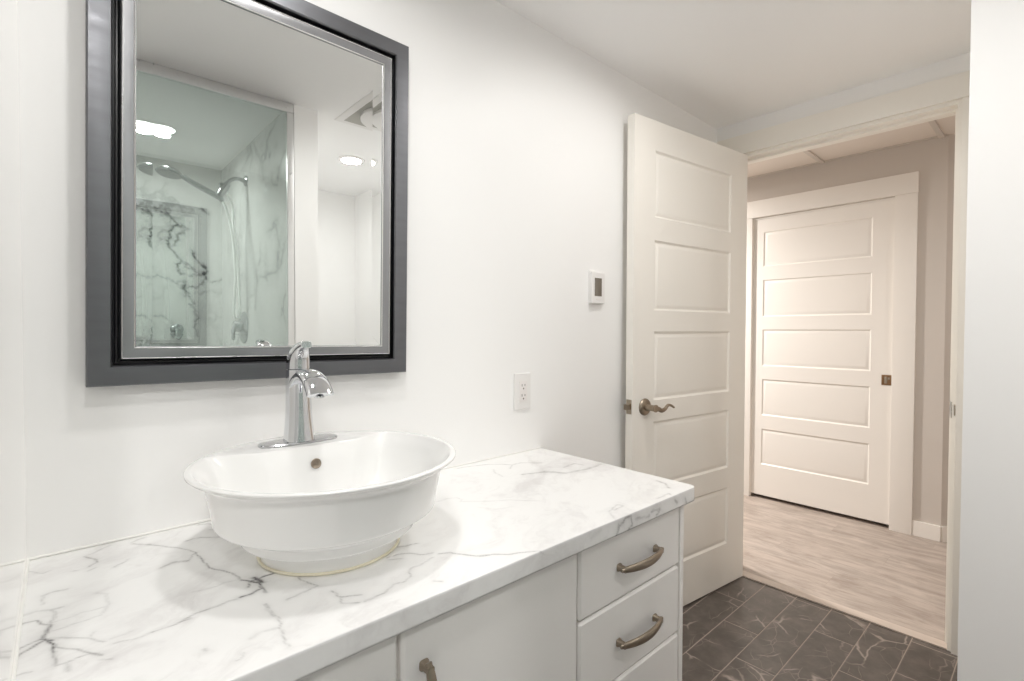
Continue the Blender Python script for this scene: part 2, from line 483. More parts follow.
b = BM(); box(b, 5.1, 5.2, -2.5, -1.0, 0, HC); struct('wall_hall_end', b, M['hall_wall'])
b = BM(); box(b, XH-.013, XH, -.734, -.6065, 0, .088, .002); struct('baseboard_hall_far', b, M['hall_trim'])
b = BM(); box(b, XH-.013, XH, .4365, 2.2, 0, .088, .002); struct('baseboard_hall_left', b, M['hall_trim'])
# hall door casing: two legs and a taller head board, then the inner stop
b = BM(); box(b, XH-.017, XH, DY0-.105, DY0+.003, 0, 2.004, .0015); box(b, XH-.017, XH, DY1-.003, DY1+.105, 0, 2.004, .0015); struct('trim_11', b, M['hall_trim'], 30)
b = BM(); box(b, XH-.021, XH, DY0-.107, DY1+.107, 2.0045, 2.124, .0015); struct('trim_12', b, M['hall_trim'], 30)
b = BM(); box(b, XH-.001, XH+.0042, DY0, DY0+.007, 0, DZ); box(b, XH-.001, XH+.0042, DY1-.007, DY1, 0, DZ); box(b, XH-.001, XH+.0042, DY0, DY1, DZ-.007, DZ); struct('trim_13', b, M['hall_trim'], 30)

# ------------------------------------------------------------------ panelled doors
def door_slab(b, W, z0, z1, th, px0, px1, pz, deep=1.0, x00=0.0):
    """face at y = 0 looking to +y, back at y = -th; five sunk panels on both faces"""
    xs = [x00, px0, px1, W]
    zs = [z0] + [c for p in pz for c in p] + [z1]
    for side in (0, 1):
        yy = 0.0 if side == 0 else -th
        s = 1 if side == 0 else -1
        G = [[b.verts.new((x, yy, z)) for x in xs] for z in zs]
        for k in range(len(zs)-1):
            for i in range(3):
                hole = (i == 1 and k % 2 == 1)
                q = [G[k][i], G[k][i+1], G[k+1][i+1], G[k+1][i]]
                if not hole:
                    b.faces.new(q)
                else:
                    prev = q
                    for ins, dep in ((.003, .0030*deep), (.007, .0065*deep), (.011, .0072*deep), (.015, .0060*deep), (.024, .0022*deep), (.028, .0018*deep)):
                        nx = [b.verts.new((xs[1]+ins, yy-s*dep, zs[k]+ins)), b.verts.new((xs[2]-ins, yy-s*dep, zs[k]+ins)),
                              b.verts.new((xs[2]-ins, yy-s*dep, zs[k+1]-ins)), b.verts.new((xs[1]+ins, yy-s*dep, zs[k+1]-ins))]
                        for j in range(4): b.faces.new((prev[j], prev[(j+1) % 4], nx[(j+1) % 4], nx[j]))
                        prev = nx
                    b.faces.new(prev)
        if side == 0: G0 = G
    m = len(zs)
    for k in range(m-1):
        b.faces.new((G0[k][0], G0[k+1][0], G[k+1][0], G[k][0])); b.faces.new((G0[k][3], G0[k+1][3], G[k+1][3], G[k][3]))
    for i in range(3):
        b.faces.new((G0[0][i], G0[0][i+1], G[0][i+1], G[0][i])); b.faces.new((G0[-1][i], G0[-1][i+1], G[-1][i+1], G[-1][i]))

# open bathroom door: local x from the hinge to the leading edge, local y out of the face we see
ang = math.atan2(.11855, -.99295)
door = empty('door_1', (2.455, -.160, 0), 'open cream five-panel door swung back towards the mirror wall', 'door', kind='structure', rz=ang)
b = BM(); door_slab(b, .803, .008, 2.035, .035, .138, .678, [(.203, .466), (.559, .829), (.915, 1.194), (1.278, 1.560), (1.651, 1.917)], 1.0, .003)
bmesh.ops.bevel(b, geom=[e for e in b.edges if e.is_boundary is False and len(e.link_faces) == 2 and e.calc_face_angle(0) > 1.4 and (abs(e.verts[0].co.x-.803) < 1e-4 and abs(e.verts[1].co.x-.803) < 1e-4)], offset=.0015, segments=1, affect='EDGES')
slab = finish(b, 'door_slab', M['door'], door, 20, world=False)
def lever(sgn, y0):
    """sgn +1 on the visible face, -1 on the back"""
    cx, cz = .733, .8935
    b = BM()
    ax = (Vector((1, 0, 0)), Vector((0, 0, 1)), Vector((0, sgn, 0)))
    lathe(b, [(.001, .0), (.0335, .0), (.034, .003), (.0325, .006), (.028, .0095), (.017, .011), (.001, .0115)], (cx, y0, cz), ax, 40)
    r = finish(b, 'rosette', M['bronze'], door, world=False)
    b = BM()
    lathe(b, [(.0135, .008), (.0125, .016), (.0118, .03), (.0122, .05), (.0145, .053), (.0145, .058), (.001, .059)], (cx, y0, cz), ax, 28, True)
    yb = y0 + sgn*.048
    pts = smoothpath([(cx+.004, yb, cz), (cx-.022, yb+sgn*.002, cz-.004), (cx-.045, yb+sgn*.001, cz-.0125), (cx-.066, yb, cz-.008), (cx-.083, yb, cz+.0045), (cx-.102, yb, cz+.0035), (cx-.122, yb, cz-.0065)], 7)
    n = len(pts)
    tube(b, pts, [.0105*(1-.62*(i/(n-1))**1.1) for i in range(n)], 14, [.0095*(1-.45*i/(n-1)) for i in range(n)])
    o = finish(b, 'lever_handle', M['bronze'], door, world=False)
    return o
lever(1, 0.0); lever(-1, -.035)
b = BM(); box(b, .8025, .8052, -.030, -.005, .869, .926, .001)
for zz in (.876, .919): lathe(b, [(.0042, .0), (.0042, .0012), (.002, .0016), (.001, .001)], (.8050, -.0175, zz), 'x', 14)
finish(b, 'latch_plate', M['bronze2'], door, world=False)
b = BM()
loft(b, [[(.804, -.024, .887), (.804, -.010, .887), (.804, -.010, .908), (.804, -.024, .908)], [(.818, -.024, .886), (.818, -.011, .886), (.818, -.011, .909), (.818, -.024, .909)], [(.827, -.024, .887), (.827, -.019, .887), (.827, -.019, .908), (.827, -.024, .908)]])
finish(b, 'latch_bolt', M['bronze'], door, world=False)
for zz in (.20, 1.02, 1.83):
    b = BM(); lathe(b, [(.001, -.046), (.004, -.044), (.0055, -.042), (.0055, .042), (.004, .044), (.001, .046)], (-.004, -.039, zz), 'z', 16); finish(b, 'hinge', M['bronze2'], door, world=False)

# hall pocket door
hd = empty('door_2', (XH+.005, DY0-.0, 0), 'closed cream five-panel sliding door across the hall', 'door', kind='structure', rz=math.pi/2)
b = BM(); door_slab(b, DY1-DY0, .024, DZ-.002, .035, .114, .758, [(.245, .500), (.597, .855), (.950, 1.208), (1.300, 1.560), (1.655, 1.900)], .8)
finish(b, 'door_slab', M['hall_trim'], hd, 20, world=False)
b = BM(); rectframe(b, .031, .902, .052, .062, [(0, 0), (0, .0028), (.002, .0035), (.0105, .003), (.0105, -.0), (.0105, .0005)])
box(b, .008, .054, .0002, .0010, .873, .931)
fp = finish(b, 'flush_pull', M['hall_bronze'], hd, world=False)
b = BM(); box(b, .016, .026, .0010, .003, .905, .918, .0008); box(b, .029, .043, .0010, .0034, .880, .922, .001)
sub(b, 'privacy_latch', M['bronze2'], fp, world=False)
# ------------------------------------------------------------------ countertop
ZC, XL, XR, YF = .7968, -.0415, 1.2162, -.5616
VEINS = [(0.65,2.2,[(-0.04,-0.253),(-0.026,-0.256),(-0.017,-0.275),(-0.011,-0.282)]),(0.6,4,[(-0.011,-0.282),(-0.014,-0.304),(-0.015,-0.318)]),(0.8,2.6,[(-0.042,-0.341),(-0.032,-0.334),(-0.025,-0.328),(-0.014,-0.321)]),(0.45,2.2,[(-0.042,-0.325),(-0.03,-0.319),(-0.019,-0.317)]),(0.8,4,[(-0.017,-0.316),(-0.009,-0.328)]),(0.85,2.6,[(-0.014,-0.321),(-0.009,-0.34),(-0.008,-0.362)]),(0.42,2.2,[(-0.008,-0.362),(-0.007,-0.383),(-0.004,-0.396),(0.007,-0.398),(0.022,-0.393)]),(0.45,2.2,[(-0.008,-0.348),(0.006,-0.365),(0.014,-0.373),(0.025,-0.394),(0.038,-0.408)]),(0.28,5,[(0.006,-0.396),(0.008,-0.419)]),(0.32,4,[(-0.011,-0.282),(-0.008,-0.26),(-0.009,-0.23),(0.002,-0.231)]),(0.22,6,[(-0.039,-0.227),(-0.026,-0.224),(-0.009,-0.23)]),(0.2,2.2,[(-0.009,-0.276),(0.007,-0.274),(0.02,-0.268),(0.039,-0.273),(0.049,-0.27)]),(0.2,2.2,[(-0.009,-0.303),(0.007,-0.301),(0.025,-0.296),(0.042,-0.294)]),(0.28,2.2,[(-0.01,-0.317),(0.006,-0.335),(0.023,-0.352),(0.04,-0.377)]),(0.16,4,[(0.042,-0.217),(0.052,-0.23),(0.051,-0.259),(0.044,-0.29)]),(0.32,4,[(-0.018,-0.171),(-0.009,-0.168),(0.005,-0.17)]),(0.3,2.2,[(-0.018,-0.171),(-0.019,-0.203)]),(0.25,2.2,[(0.048,-0.389),(0.062,-0.391),(0.074,-0.393),(0.088,-0.39)]),(0.5,2,[(0.088,-0.39),(0.101,-0.391),(0.131,-0.388)]),(0.3,2.2,[(0.037,-0.418),(0.047,-0.425)]),(0.25,2.2,[(-0.041,-0.389),(-0.032,-0.387),(-0.025,-0.39)]),(0.18,2.2,[(0.025,-0.354),(0.033,-0.34)]),(0.14,2.2,[(0.045,-0.376),(0.056,-0.371),(0.067,-0.369)]),(0.3,2.2,[(-0.039,-0.055),(-0.029,-0.069),(-0.02,-0.08),(-0.012,-0.075)]),(0.28,2.2,[(0.029,-0.042),(0.043,-0.036),(0.056,-0.028),(0.07,-0.016)]),(0.5,2.2,[(0.029,-0.042),(0.046,-0.072),(0.046,-0.084),(0.036,-0.097)]),(0.3,2.2,[(0.045,-0.109),(0.035,-0.117)]),(0.3,2.2,[(0.017,-0.101),(0.024,-0.103)]),(0.32,2.2,[(0.069,-0.127),(0.079,-0.118),(0.087,-0.108)]),(0.3,4,[(0.099,-0.027),(0.119,-0.013)]),(0.42,2.2,[(0.101,-0.034),(0.12,-0.056),(0.143,-0.091),(0.161,-0.113),(0.173,-0.138)]),(0.45,2.2,[(0.126,-0.182),(0.146,-0.174),(0.165,-0.182)]),(0.42,2.2,[(0.124,-0.057),(0.141,-0.09),(0.16,-0.112),(0.181,-0.155)]),(0.6,2.2,[(0.181,-0.155),(0.183,-0.237),(0.203,-0.267),(0.213,-0.3),(0.213,-0.32)]),(0.42,2.2,[(0.181,-0.155),(0.163,-0.185),(0.14,-0.177),(0.124,-0.184)]),(0.5,2.2,[(0.176,-0.085),(0.201,-0.085),(0.216,-0.099),(0.249,-0.125)]),(0.5,2.2,[(0.208,-0.01),(0.226,-0.016),(0.24,-0.069)]),(0.4,2.2,[(0.221,-0.056),(0.24,-0.069)]),(0.85,3,[(0.213,-0.32),(0.22,-0.333),(0.242,-0.33),(0.258,-0.329)]),(0.9,7,[(0.23,-0.324),(0.234,-0.349)]),(0.9,2.8,[(0.22,-0.333),(0.231,-0.35),(0.231,-0.368),(0.215,-0.372),(0.198,-0.373)]),(0.7,2.2,[(0.231,-0.368),(0.231,-0.386)]),(0.6,2.2,[(0.219,-0.336),(0.215,-0.351)]),(0.45,2.2,[(0.198,-0.373),(0.178,-0.375),(0.155,-0.379),(0.122,-0.386)]),(0.18,2.2,[(0.146,-0.309),(0.168,-0.312),(0.19,-0.31),(0.212,-0.315)]),(0.42,2.2,[(0.283,-0.371),(0.287,-0.391),(0.298,-0.418)]),(0.45,2.2,[(0.298,-0.418),(0.281,-0.421),(0.258,-0.427),(0.247,-0.427)]),(0.28,2.2,[(0.217,-0.416),(0.217,-0.441),(0.218,-0.46)]),(0.34,2.2,[(0.22,-0.416),(0.219,-0.452),(0.224,-0.48),(0.219,-0.492),(0.214,-0.518),(0.21,-0.544)]),(0.18,5,[(0.219,-0.492),(0.199,-0.489),(0.181,-0.493)]),(0.28,2.2,[(0.154,-0.528),(0.16,-0.526),(0.165,-0.519)]),(0.35,4,[(0.132,-0.477),(0.133,-0.48)]),(0.5,2.2,[(0.46,-0.376),(0.474,-0.383),(0.495,-0.386)]),(0.45,2.2,[(0.422,-0.399),(0.446,-0.402),(0.461,-0.411),(0.472,-0.429),(0.494,-0.44)]),(0.35,2.2,[(0.421,-0.408),(0.441,-0.421)]),(0.5,2.2,[(0.499,-0.45),(0.518,-0.46),(0.532,-0.484),(0.549,-0.508),(0.565,-0.513)]),(0.45,2.2,[(0.55,-0.503),(0.573,-0.515),(0.594,-0.533),(0.625,-0.547),(0.649,-0.563)]),(0.32,2.2,[(0.486,-0.452),(0.46,-0.46),(0.435,-0.463),(0.421,-0.487),(0.401,-0.496),(0.385,-0.492),(0.357,-0.506),(0.33,-0.508)]),(0.45,2.2,[(0.306,-0.447),(0.307,-0.468),(0.31,-0.474),(0.334,-0.487)]),(0.38,2.2,[(0.308,-0.473),(0.302,-0.493),(0.322,-0.505)]),(0.3,2.2,[(0.438,-0.525),(0.448,-0.536)]),(0.42,2.2,[(0.851,-0.02),(0.902,-0.028),(0.949,-0.044),(0.977,-0.068),(0.994,-0.097),(1.03,-0.097),(1.077,-0.139)]),(0.4,3.5,[(0.949,-0.19),(0.99,-0.204),(1.021,-0.208),(1.053,-0.26)]),(0.25,2.2,[(0.924,-0.098),(0.905,-0.129),(0.897,-0.167)]),(0.3,2.2,[(0.994,-0.097),(0.965,-0.121)]),(0.18,2.2,[(0.632,-0.219),(0.68,-0.214),(0.702,-0.225),(0.704,-0.243),(0.694,-0.251),(0.743,-0.294),(0.783,-0.323),(0.832,-0.374)]),(0.1,2.2,[(0.699,-0.31),(0.721,-0.345),(0.762,-0.359)]),(0.3,8,[(0.971,-0.199),(1.005,-0.206),(1.051,-0.258),(1.123,-0.274),(1.199,-0.266)]),(0.3,4,[(1.088,-0.218),(1.148,-0.207),(1.152,-0.237)]),(0.35,5,[(1.177,-0.469),(1.172,-0.496),(1.148,-0.523)]),(0.3,3,[(1.053,-0.546),(1.11,-0.545),(1.1,-0.553)]),(0.28,3,[(0.899,-0.525),(0.946,-0.507),(0.953,-0.522),(0.915,-0.525)]),(0.22,3,[(0.899,-0.525),(0.868,-0.56)]),(0.5,4,[(0.872,-0.596),(0.881,-0.576),(0.906,-0.567),(0.926,-0.568)]),(0.45,3,[(0.926,-0.568),(0.928,-0.588),(0.907,-0.6)]),(0.4,5,[(0.878,-0.571),(0.875,-0.593)]),(0.4,4,[(1.006,-0.576),(1.043,-0.58),(1.028,-0.591)]),(0.3,5,[(0.943,-0.576),(0.977,-0.581),(0.999,-0.582)]),(0.4,4,[(1.106,-0.572),(1.119,-0.581)]),(0.4,5,[(1.157,-0.581),(1.161,-0.593)]),(0.15,8,[(0.789,-0.577),(0.818,-0.57)])]
SHOWER_VEINS = [(0.75,7,[(0.493,1.728),(0.524,1.679),(0.559,1.63),(0.554,1.576),(0.563,1.534)]),(0.7,7,[(0.361,1.702),(0.402,1.645),(0.406,1.542)]),(0.55,5,[(0.564,1.619),(0.614,1.576),(0.679,1.526),(0.727,1.502),(0.806,1.508)]),(0.8,8,[(0.624,1.679),(0.66,1.618),(0.698,1.589),(0.693,1.544),(0.707,1.518)]),(0.95,13,[(0.687,1.555),(0.694,1.539)]),(0.5,5,[(0.563,1.534),(0.613,1.538),(0.679,1.526)]),(0.65,6,[(0.576,1.492),(0.599,1.45),(0.64,1.464),(0.688,1.489),(0.707,1.518)]),(0.75,12,[(0.581,1.482),(0.594,1.407)]),(0.5,6,[(0.594,1.407),(0.63,1.344),(0.644,1.268),(0.638,1.181)]),(0.4,5,[(0.418,1.507),(0.496,1.508),(0.558,1.48)]),(0.4,5,[(0.364,1.503),(0.409,1.476)]),(0.8,8,[(0.426,1.918),(0.46,1.9),(0.493,1.885),(0.523,1.863),(0.542,1.837),(0.493,1.728)]),(0.6,7,[(0.682,1.942),(0.725,1.919)]),(0.4,7,[(0.36,1.793),(0.411,1.812),(0.426,1.918)]),(0.6,9,[(0.542,1.825),(0.568,1.834),(0.588,1.813),(0.515,1.689)]),(0.6,7,[(0.36,1.787),(0.402,1.645)]),(0.25,7,[(0.645,1.421),(0.726,1.436),(0.805,1.429)]),(0.35,6,[(0.424,1.269),(0.468,1.273),(0.511,1.255)]),(0.35,9,[(0.356,1.124),(0.432,1.139),(0.546,1.116)])]
def vein_values(P, VEINS=VEINS, wob=1.0, fat=1.0):
    """darkness of the marble's dark veins at unwrapped points P (n x 2)"""
    rng = np.random.RandomState(5)
    val = np.zeros(len(P))
    # warp so the traced lines wander a little
    W = P.copy()
    for fx, am in ((55, .0014), (130, .0009), (290, .0006)):
        a1, a2, a3, a4 = rng.uniform(0, 6.28, 4)
        W[:, 0] += wob*am*np.sin(fx*P[:, 1]*1.1 + a1 + fx*.4*P[:, 0]); W[:, 1] += wob*am*np.sin(fx*P[:, 0] + a3 + fx*.5*P[:, 1])
    for d, w, pts in VEINS:
        A = np.array(pts, float); w_ = w*.001*fat
        lo = A.min(0) - .03; hi = A.max(0) + .03
        idx = np.where((W[:, 0] > lo[0]) & (W[:, 0] < hi[0]) & (W[:, 1] > lo[1]) & (W[:, 1] < hi[1]))[0]
        if not len(idx): continue
        Q = W[idx]; best = np.full(len(Q), 9.0)
        for a, c in zip(A, A[1:]):
            ab = c-a; L2 = max(ab @ ab, 1e-9)
            t = np.clip(((Q-a) @ ab)/L2, 0, 1)
            best = np.minimum(best, np.linalg.norm(Q-(a+t[:, None]*ab), axis=1))
        core = d*np.exp(-(best/(w_*.62))**2)
        halo = .22*d*np.exp(-(best/(w_*2.6))**2)
        v = core + halo
        val[idx] = np.maximum(val[idx], v)
    return np.clip(val, 0, 1)
def build_counter():
    dx = .0026
    nx = int((XR-XL)/dx); ny = int(-YF/dx)
    rad, bev, zb = .016, .0016, .7613
    def corner(x, y, x1, y1, r):
        """push points outside the rounded front right corner onto its arc"""
        cx, cy = x1-r, y1+r
        if x > cx and y < cy:
            d = Vector((x-cx, y-cy)); m = max(abs(d.x), abs(d.y))
            if m > 0 and d.length > 0:
                d = d/d.length*m
                return cx+d.x, cy+d.y
        return x, y
    verts, uv = [], []
    X = np.linspace(XL, XR-bev, nx+1); Y = np.linspace(0, YF+bev, ny+1)
    idx = np.zeros((ny+1, nx+1), int)
    for j, y in enumerate(Y):
        for i, x in enumerate(X):
            q = corner(x, y, XR-bev, YF+bev, rad)
            idx[j, i] = len(verts); verts.append((q[0], q[1], ZC)); uv.append(q)
    faces = [(idx[j, i], idx[j+1, i], idx[j+1, i+1], idx[j, i+1]) for j in range(ny) for i in range(nx)]
    # skirt along the front then up the right side
    path = [(j_i) for j_i in [(ny, i) for i in range(nx+1)]] + [(j, nx) for j in range(ny-1, -1, -1)]
    prev = [idx[j, i] for j, i in path]
    base = [verts[k] for k in prev]
    nrm = []
    for k in range(len(base)):
        a = Vector(base[max(k-1, 0)]); c = Vector(base[min(k+1, len(base)-1)])
        t = (c-a).normalized(); nrm.append(Vector((t.y, -t.x, 0)))
    for off, z in [(bev*.7, ZC-bev*.3), (bev, ZC-bev)] + [(bev, ZC-bev-(ZC-bev-zb)*q/9) for q in range(1, 10)] + [(-.02, zb)]:
        cur = []
        for k, p in enumerate(base):
            q = Vector(p)+nrm[k]*off
            cur.append(len(verts)); verts.append((q.x, q.y, z)); uv.append((p[0]+nrm[k].x*(ZC-z), p[1]+nrm[k].y*(ZC-z)))
        faces += [(prev[k], cur[k], cur[k+1], prev[k+1]) for k in range(len(base)-1)]
        prev = cur
    # underside and closing of the back and left
    n0 = len(verts)
    verts += [(XL, 0, zb), (XR-.02, 0, zb), (XR-.02, YF+.02, zb), (XL, YF+.02, zb)]; uv += [(9, 9)]*4
    faces.append((n0, n0+1, n0+2, n0+3))
    verts += [(XL, 0, ZC), (XR, 0, ZC), (XR, 0, zb), (XL, YF, ZC), (XL, YF, zb)]; uv += [(9, 9)]*5
    faces += [(n0+4, n0+5, n0+6, n0), (n0+4, n0, n0+8, n0+7)]
    me = bpy.data.meshes.new('countertop')
    me.from_pydata(verts, [], [tuple(int(k) for k in f) for f in faces])
    at = me.attributes.new('vein', 'FLOAT', 'POINT')
    at.data.foreach_set('value', vein_values(np.array(uv, float)).astype(np.float32))
    me.polygons.foreach_set('use_smooth', [True]*len(me.polygons))
    for e in []: pass
    me.update()
    o = link_mesh('countertop', me, M['counter'])
    return tag(o, 'white marble-look countertop with grey veins under the white bowl sink', 'countertop')
counter = build_counter()
def build_back_panel():
    X = np.linspace(-.77, .80, 262); Z = np.linspace(0, CEIL, 369)
    n = len(X)
    V = [(x, -2.488, z) for z in Z for x in X]
    f = [(j*n+i, j*n+i+1, (j+1)*n+i+1, (j+1)*n+i) for j in range(len(Z)-1) for i in range(n-1)]
    me = bpy.data.meshes.new('wall_shower_back_panel')
    k = len(V)
    V += [(X[0], -2.499, Z[0]), (X[-1], -2.499, Z[0]), (X[-1], -2.499, Z[-1]), (X[0], -2.499, Z[-1])]
    f += [(k, k+1, k+2, k+3)]
    me.from_pydata(V, [], f)
    P = np.array([(x, z) for x, y, z in V])
    at = me.attributes.new('vein', 'FLOAT', 'POINT')
    at.data.foreach_set('value', vein_values(P, SHOWER_VEINS, 5.0, 1.5).astype(np.float32))
    tag(link_mesh('wall_shower_back_panel', me, M['shower']), kind='structure')
build_back_panel()
WM[counter.name] = Matrix.Identity(4)
b = BM(); tube(b, [(XL, -.0010, ZC+.0026), (XR-.002, -.0010, ZC+.0026)], .0024, 8); finish(b, 'caulk_bead', M['white_caulk'], counter)
b = BM(); tube(b, [(XL+.0006, -.002, ZC+.0024), (XL+.0006, YF+.003, ZC+.0024)], .0023, 8); finish(b, 'caulk_bead', M['white_caulk'], counter)

# ------------------------------------------------------------------ vanity cabinets
YC = -.5416                        # door and drawer faces
ZB = .7605
def bow_pull(cx, cz, vertical=False, L=.150):
    """arched pull: two square feet and a flattened bow"""
    b = BM()
    def P(s, out, h=0.0): return (cx+h, YC-out, cz+s) if vertical else (cx+s, YC-out, cz+h)
    up = Vector((1, 0, 0)) if vertical else Vector((0, 0, 1))
    pts = [Vector(P(s*L/2, .0165+.0145*(1-s*s))) for s in np.linspace(-1.09, 1.09, 27)]
    n = len(pts)
    tube(b, pts, [.0056+.0042*(1-abs(2*i/(n-1)-1)**2) if 1 < i < n-2 else .0045 for i in range(n)], 14, [.0042+.0004*(1-abs(2*i/(n-1)-1)) for i in range(n)], up, p=3.2)
    for s in (-1, 1):
        a = Vector(P(s*L/2*.96, -.0005)); c = Vector(P(s*L/2*.96, .0205))
        u = Vector((0, 0, 1)) if vertical else Vector((1, 0, 0)); w = Vector((1, 0, 0)) if vertical else Vector((0, 0, 1))
        loft(b, [ring(a, u, w, .0085, .0085, 16, 4), ring(a+(c-a)*.15, u, w, .0082, .0082, 16, 4), ring(a+(c-a)*.32, u, w, .0062, .0062, 16, 4), ring(c, u, w, .0058, .0062, 16, 4)])
    return b
def front_panel(b, x0, x1, z0, z1): box(b, x0, x1, YC, YC+.0185, z0, z1, .0050, 1)
# drawer unit
du = empty('drawer_cabinet', (.985, -.27, 0), 'white cabinet with a stack of drawers under the right end of the counter', 'cabinet')
b = BM()
box(b, .779, 1.170, -.5225, -.002, .10, ZB); box(b, 1.1705, 1.187, -.5422, -.002, 0, ZB, .0008); box(b, .779, 1.170, -.46, -.45, 0, .10)
finish(b, 'carcass', M['cabinet'], du, 30)
Z = [(.6035, .7585), (.4285, .5995), (.2535, .4245), (.103, .2495)]
dlab = ['top drawer front with arched pull', None, None, None]
for k, (z0, z1) in enumerate(Z):
    b = BM(); front_panel(b, .7775, 1.1675, z0, z1)
    d = finish(b, 'drawer', M['cabinet'], du, 30)
    b = bow_pull(.9815, [.676, .509, .338, .176][k]); sub(b, 'handle', M['bronze'], d)
# sink base with two doors
sb = empty('sink_cabinet', (.37, -.27, 0), 'white two-door cabinet under the bowl sink', 'cabinet')
b = BM(); box(b, -.0405, .775, -.5225, -.002, .10, ZB); box(b, -.0405, .775, -.46, -.45, 0, .10); finish(b, 'carcass', M['cabinet'], sb, 30)
for x0, x1, hx in ((-.0385, .3665, .329), (.3735, .7725, .4105)):
    b = BM(); front_panel(b, x0, x1, .103, .7575)
    d = finish(b, 'cabinet_door', M['cabinet'], sb, 30)
    sub(bow_pull(hx, .612, True), 'handle', M['bronze'], d)

# ------------------------------------------------------------------ bowl sink
SX, SY, SR = .374, -.283, .2295
sink = empty('bowl_sink', (SX, SY, ZC), 'round white stepped bowl sink sitting on the marble countertop', 'sink')
def build_sink():
    n = 160
    h = ZC
    prof = [(.1195, h+.0004), (.1203, h+.003), (.1226, h+.0300), (.1236, h+.0330), (.1262, h+.0345), (.1430, h+.0352), (.1482, h+.0358), (.1506, h+.0374), (.1514, h+.0400), (.1512, h+.0430), (.1562, h+.0655), (.1578, h+.0680), (.1605, h+.0695),
            (.1815, h+.0702), (.1868, h+.0710), (.1894, h+.0728), (.1904, h+.0756), (.1904, h+.0790), (.1946, h+.105), (.2000, h+.130), (.2012, h+.1420), (.2030, h+.1470), (.2085, h+.1515), (.2190, h+.1575), (.2268, h+.1615), (.2290, h+.1635), (.2296, h+.1655), (.2286, h+.1670), (.2262, h+.1676)]
    b = BM()
    th = [2*math.pi*i/n for i in range(n)]
    def R_in(t):
        c, s = math.cos(t), math.sin(t)
        r = .2200
        if s > 0:
            dx = .100*abs(c)/max(s, 1e-3)       # where this ray meets the deck's front line
            k = min(max((dx-.098)/.045, 0), 1); k = k*k*(3-2*k)
            rd = min(.100/max(s, 1e-3), .2200)
            r = rd*(1-k) + .2200*k
        return r
    rings = [[Vector((SX+r*math.cos(t), SY+r*math.sin(t), z)) for t in th] for r, z in prof]
    for q, z in ((1.006, h+.1677), (.998, h+.1673), (.990, h+.1660), (.980, h+.1630), (.962, h+.1580), (.938, h+.1520), (.910, h+.1440), (.890, h+.1340), (.874, h+.120), (.858, h+.105), (.835, h+.090), (.80, h+.074), (.72, h+.056), (.56, h+.037), (.36, h+.028), (.13, h+.025), (.10, h+.018)):
        rings.append([Vector((SX+R_in(t)*q*math.cos(t), SY+R_in(t)*q*math.sin(t), z)) for t in th])
    loft(b, rings, True, True, True)
    return b
finish(build_sink(), 'basin', M['porcelain'], sink, 75)
b = BM()
tube(b, [(SX+.1222*math.cos(2*math.pi*i/64), SY+.1222*math.sin(2*math.pi*i/64), ZC+.0030) for i in range(65)], .0024, 8, cap=False)
finish(b, 'caulk_bead', M['caulk'], sink)
b = BM()
ax = (Vector((1, 0, 0)), Vector((0, .22, .975)).normalized(), Vector((0, -.975, .22)).normalized())
oc = Vector((.379, -.1948, .9295))
lathe(b, [(.0090, -.004), (.0100, .0010), (.0102, .0026), (.0092, .0032), (.0080, .0026), (.0070, .0022), (.0005, .0022)], oc, ax, 24)
finish(b, 'overflow_ring', M['overflow'], sink)
b = BM(); lathe(b, [(.001, .0), (.020, .0), (.021, .003), (.017, .005), (.015, .0095), (.006, .012), (.001, .0125)], (SX, SY, ZC+.020), 'z', 32); finish(b, 'drain_stopper', M['chrome'], sink)

# ------------------------------------------------------------------ faucet
FX, FY, FZ = .3675, -.136, ZC+.1676
fau = empty('faucet', (FX, FY, FZ), 'chrome single-lever faucet on the back ledge of the bowl sink', 'faucet')
b = BM()
loft(b, [ring((FX, FY, FZ-.0008), (1, 0, 0), (0, 1, 0), .0775, .0285, 40, 3.0), ring((FX, FY, FZ+.0035), (1, 0, 0), (0, 1, 0), .0775, .0285, 40, 3.0), ring((FX, FY, FZ+.0055), (1, 0, 0), (0, 1, 0), .0755, .0265, 40, 3.0), ring((FX, FY, FZ+.006), (1, 0, 0), (0, 1, 0), .072, .023, 40, 3.0)])
finish(b, 'base_plate', M['satin'], fau)
b = BM()
rg = []
for z, rx, ry, oy, p in ((.0055, .0295, .0285, 0, 2.6), (.014, .0286, .0276, 0, 2.5), (.040, .0262, .0258, .001, 2.3), (.070, .0246, .0246, .002, 2.2), (.110, .0240, .0242, .003, 2.1), (.134, .0236, .0234, .004, 2.0), (.1495, .0230, .0226, .004, 2.0), (.1505, .0216, .0214, .004, 2.0)):
    rg.append(ring((FX, FY+oy, FZ+z), (1, 0, 0), (0, 1, 0), rx, ry, 36, p))
loft(b, rg)
finish(b, 'body', M['chrome'], fau)
# spout: an arched hood that springs from the front of the body
b = BM()
path = bez((FX, FY+.008, FZ+.100), (FX, FY-.028, FZ+.146), (FX, FY-.076, FZ+.156), (FX, FY-.114, FZ+.107), 18)
rg = []
for i, q in enumerate(path):
    t = (path[min(i+1, 18)]-path[max(i-1, 0)]).normalized()
    up = Vector((1, 0, 0)).cross(t).normalized()
    if up.z < 0 and i < 9: up = -up
    if i and up.dot(lastup) < 0: up = -up
    lastup = up
    k = i/18
    hw = .0215+.0040*k; hh = .0215*(1-k)+.0085*k
    # crown above, flat sole below
    pr = []
    for a in np.linspace(0, math.pi, 13): pr.append(q + Vector((1, 0, 0))*(hw*math.cos(a)) + up*(hh*math.sin(a)**.8))
    for a in np.linspace(-.92, .92, 7): pr.append(q + Vector((1, 0, 0))*(hw*a) - up*(.0035))
    rg.append(pr)
loft(b, rg)
finish(b, 'spout', M['chrome'], fau)
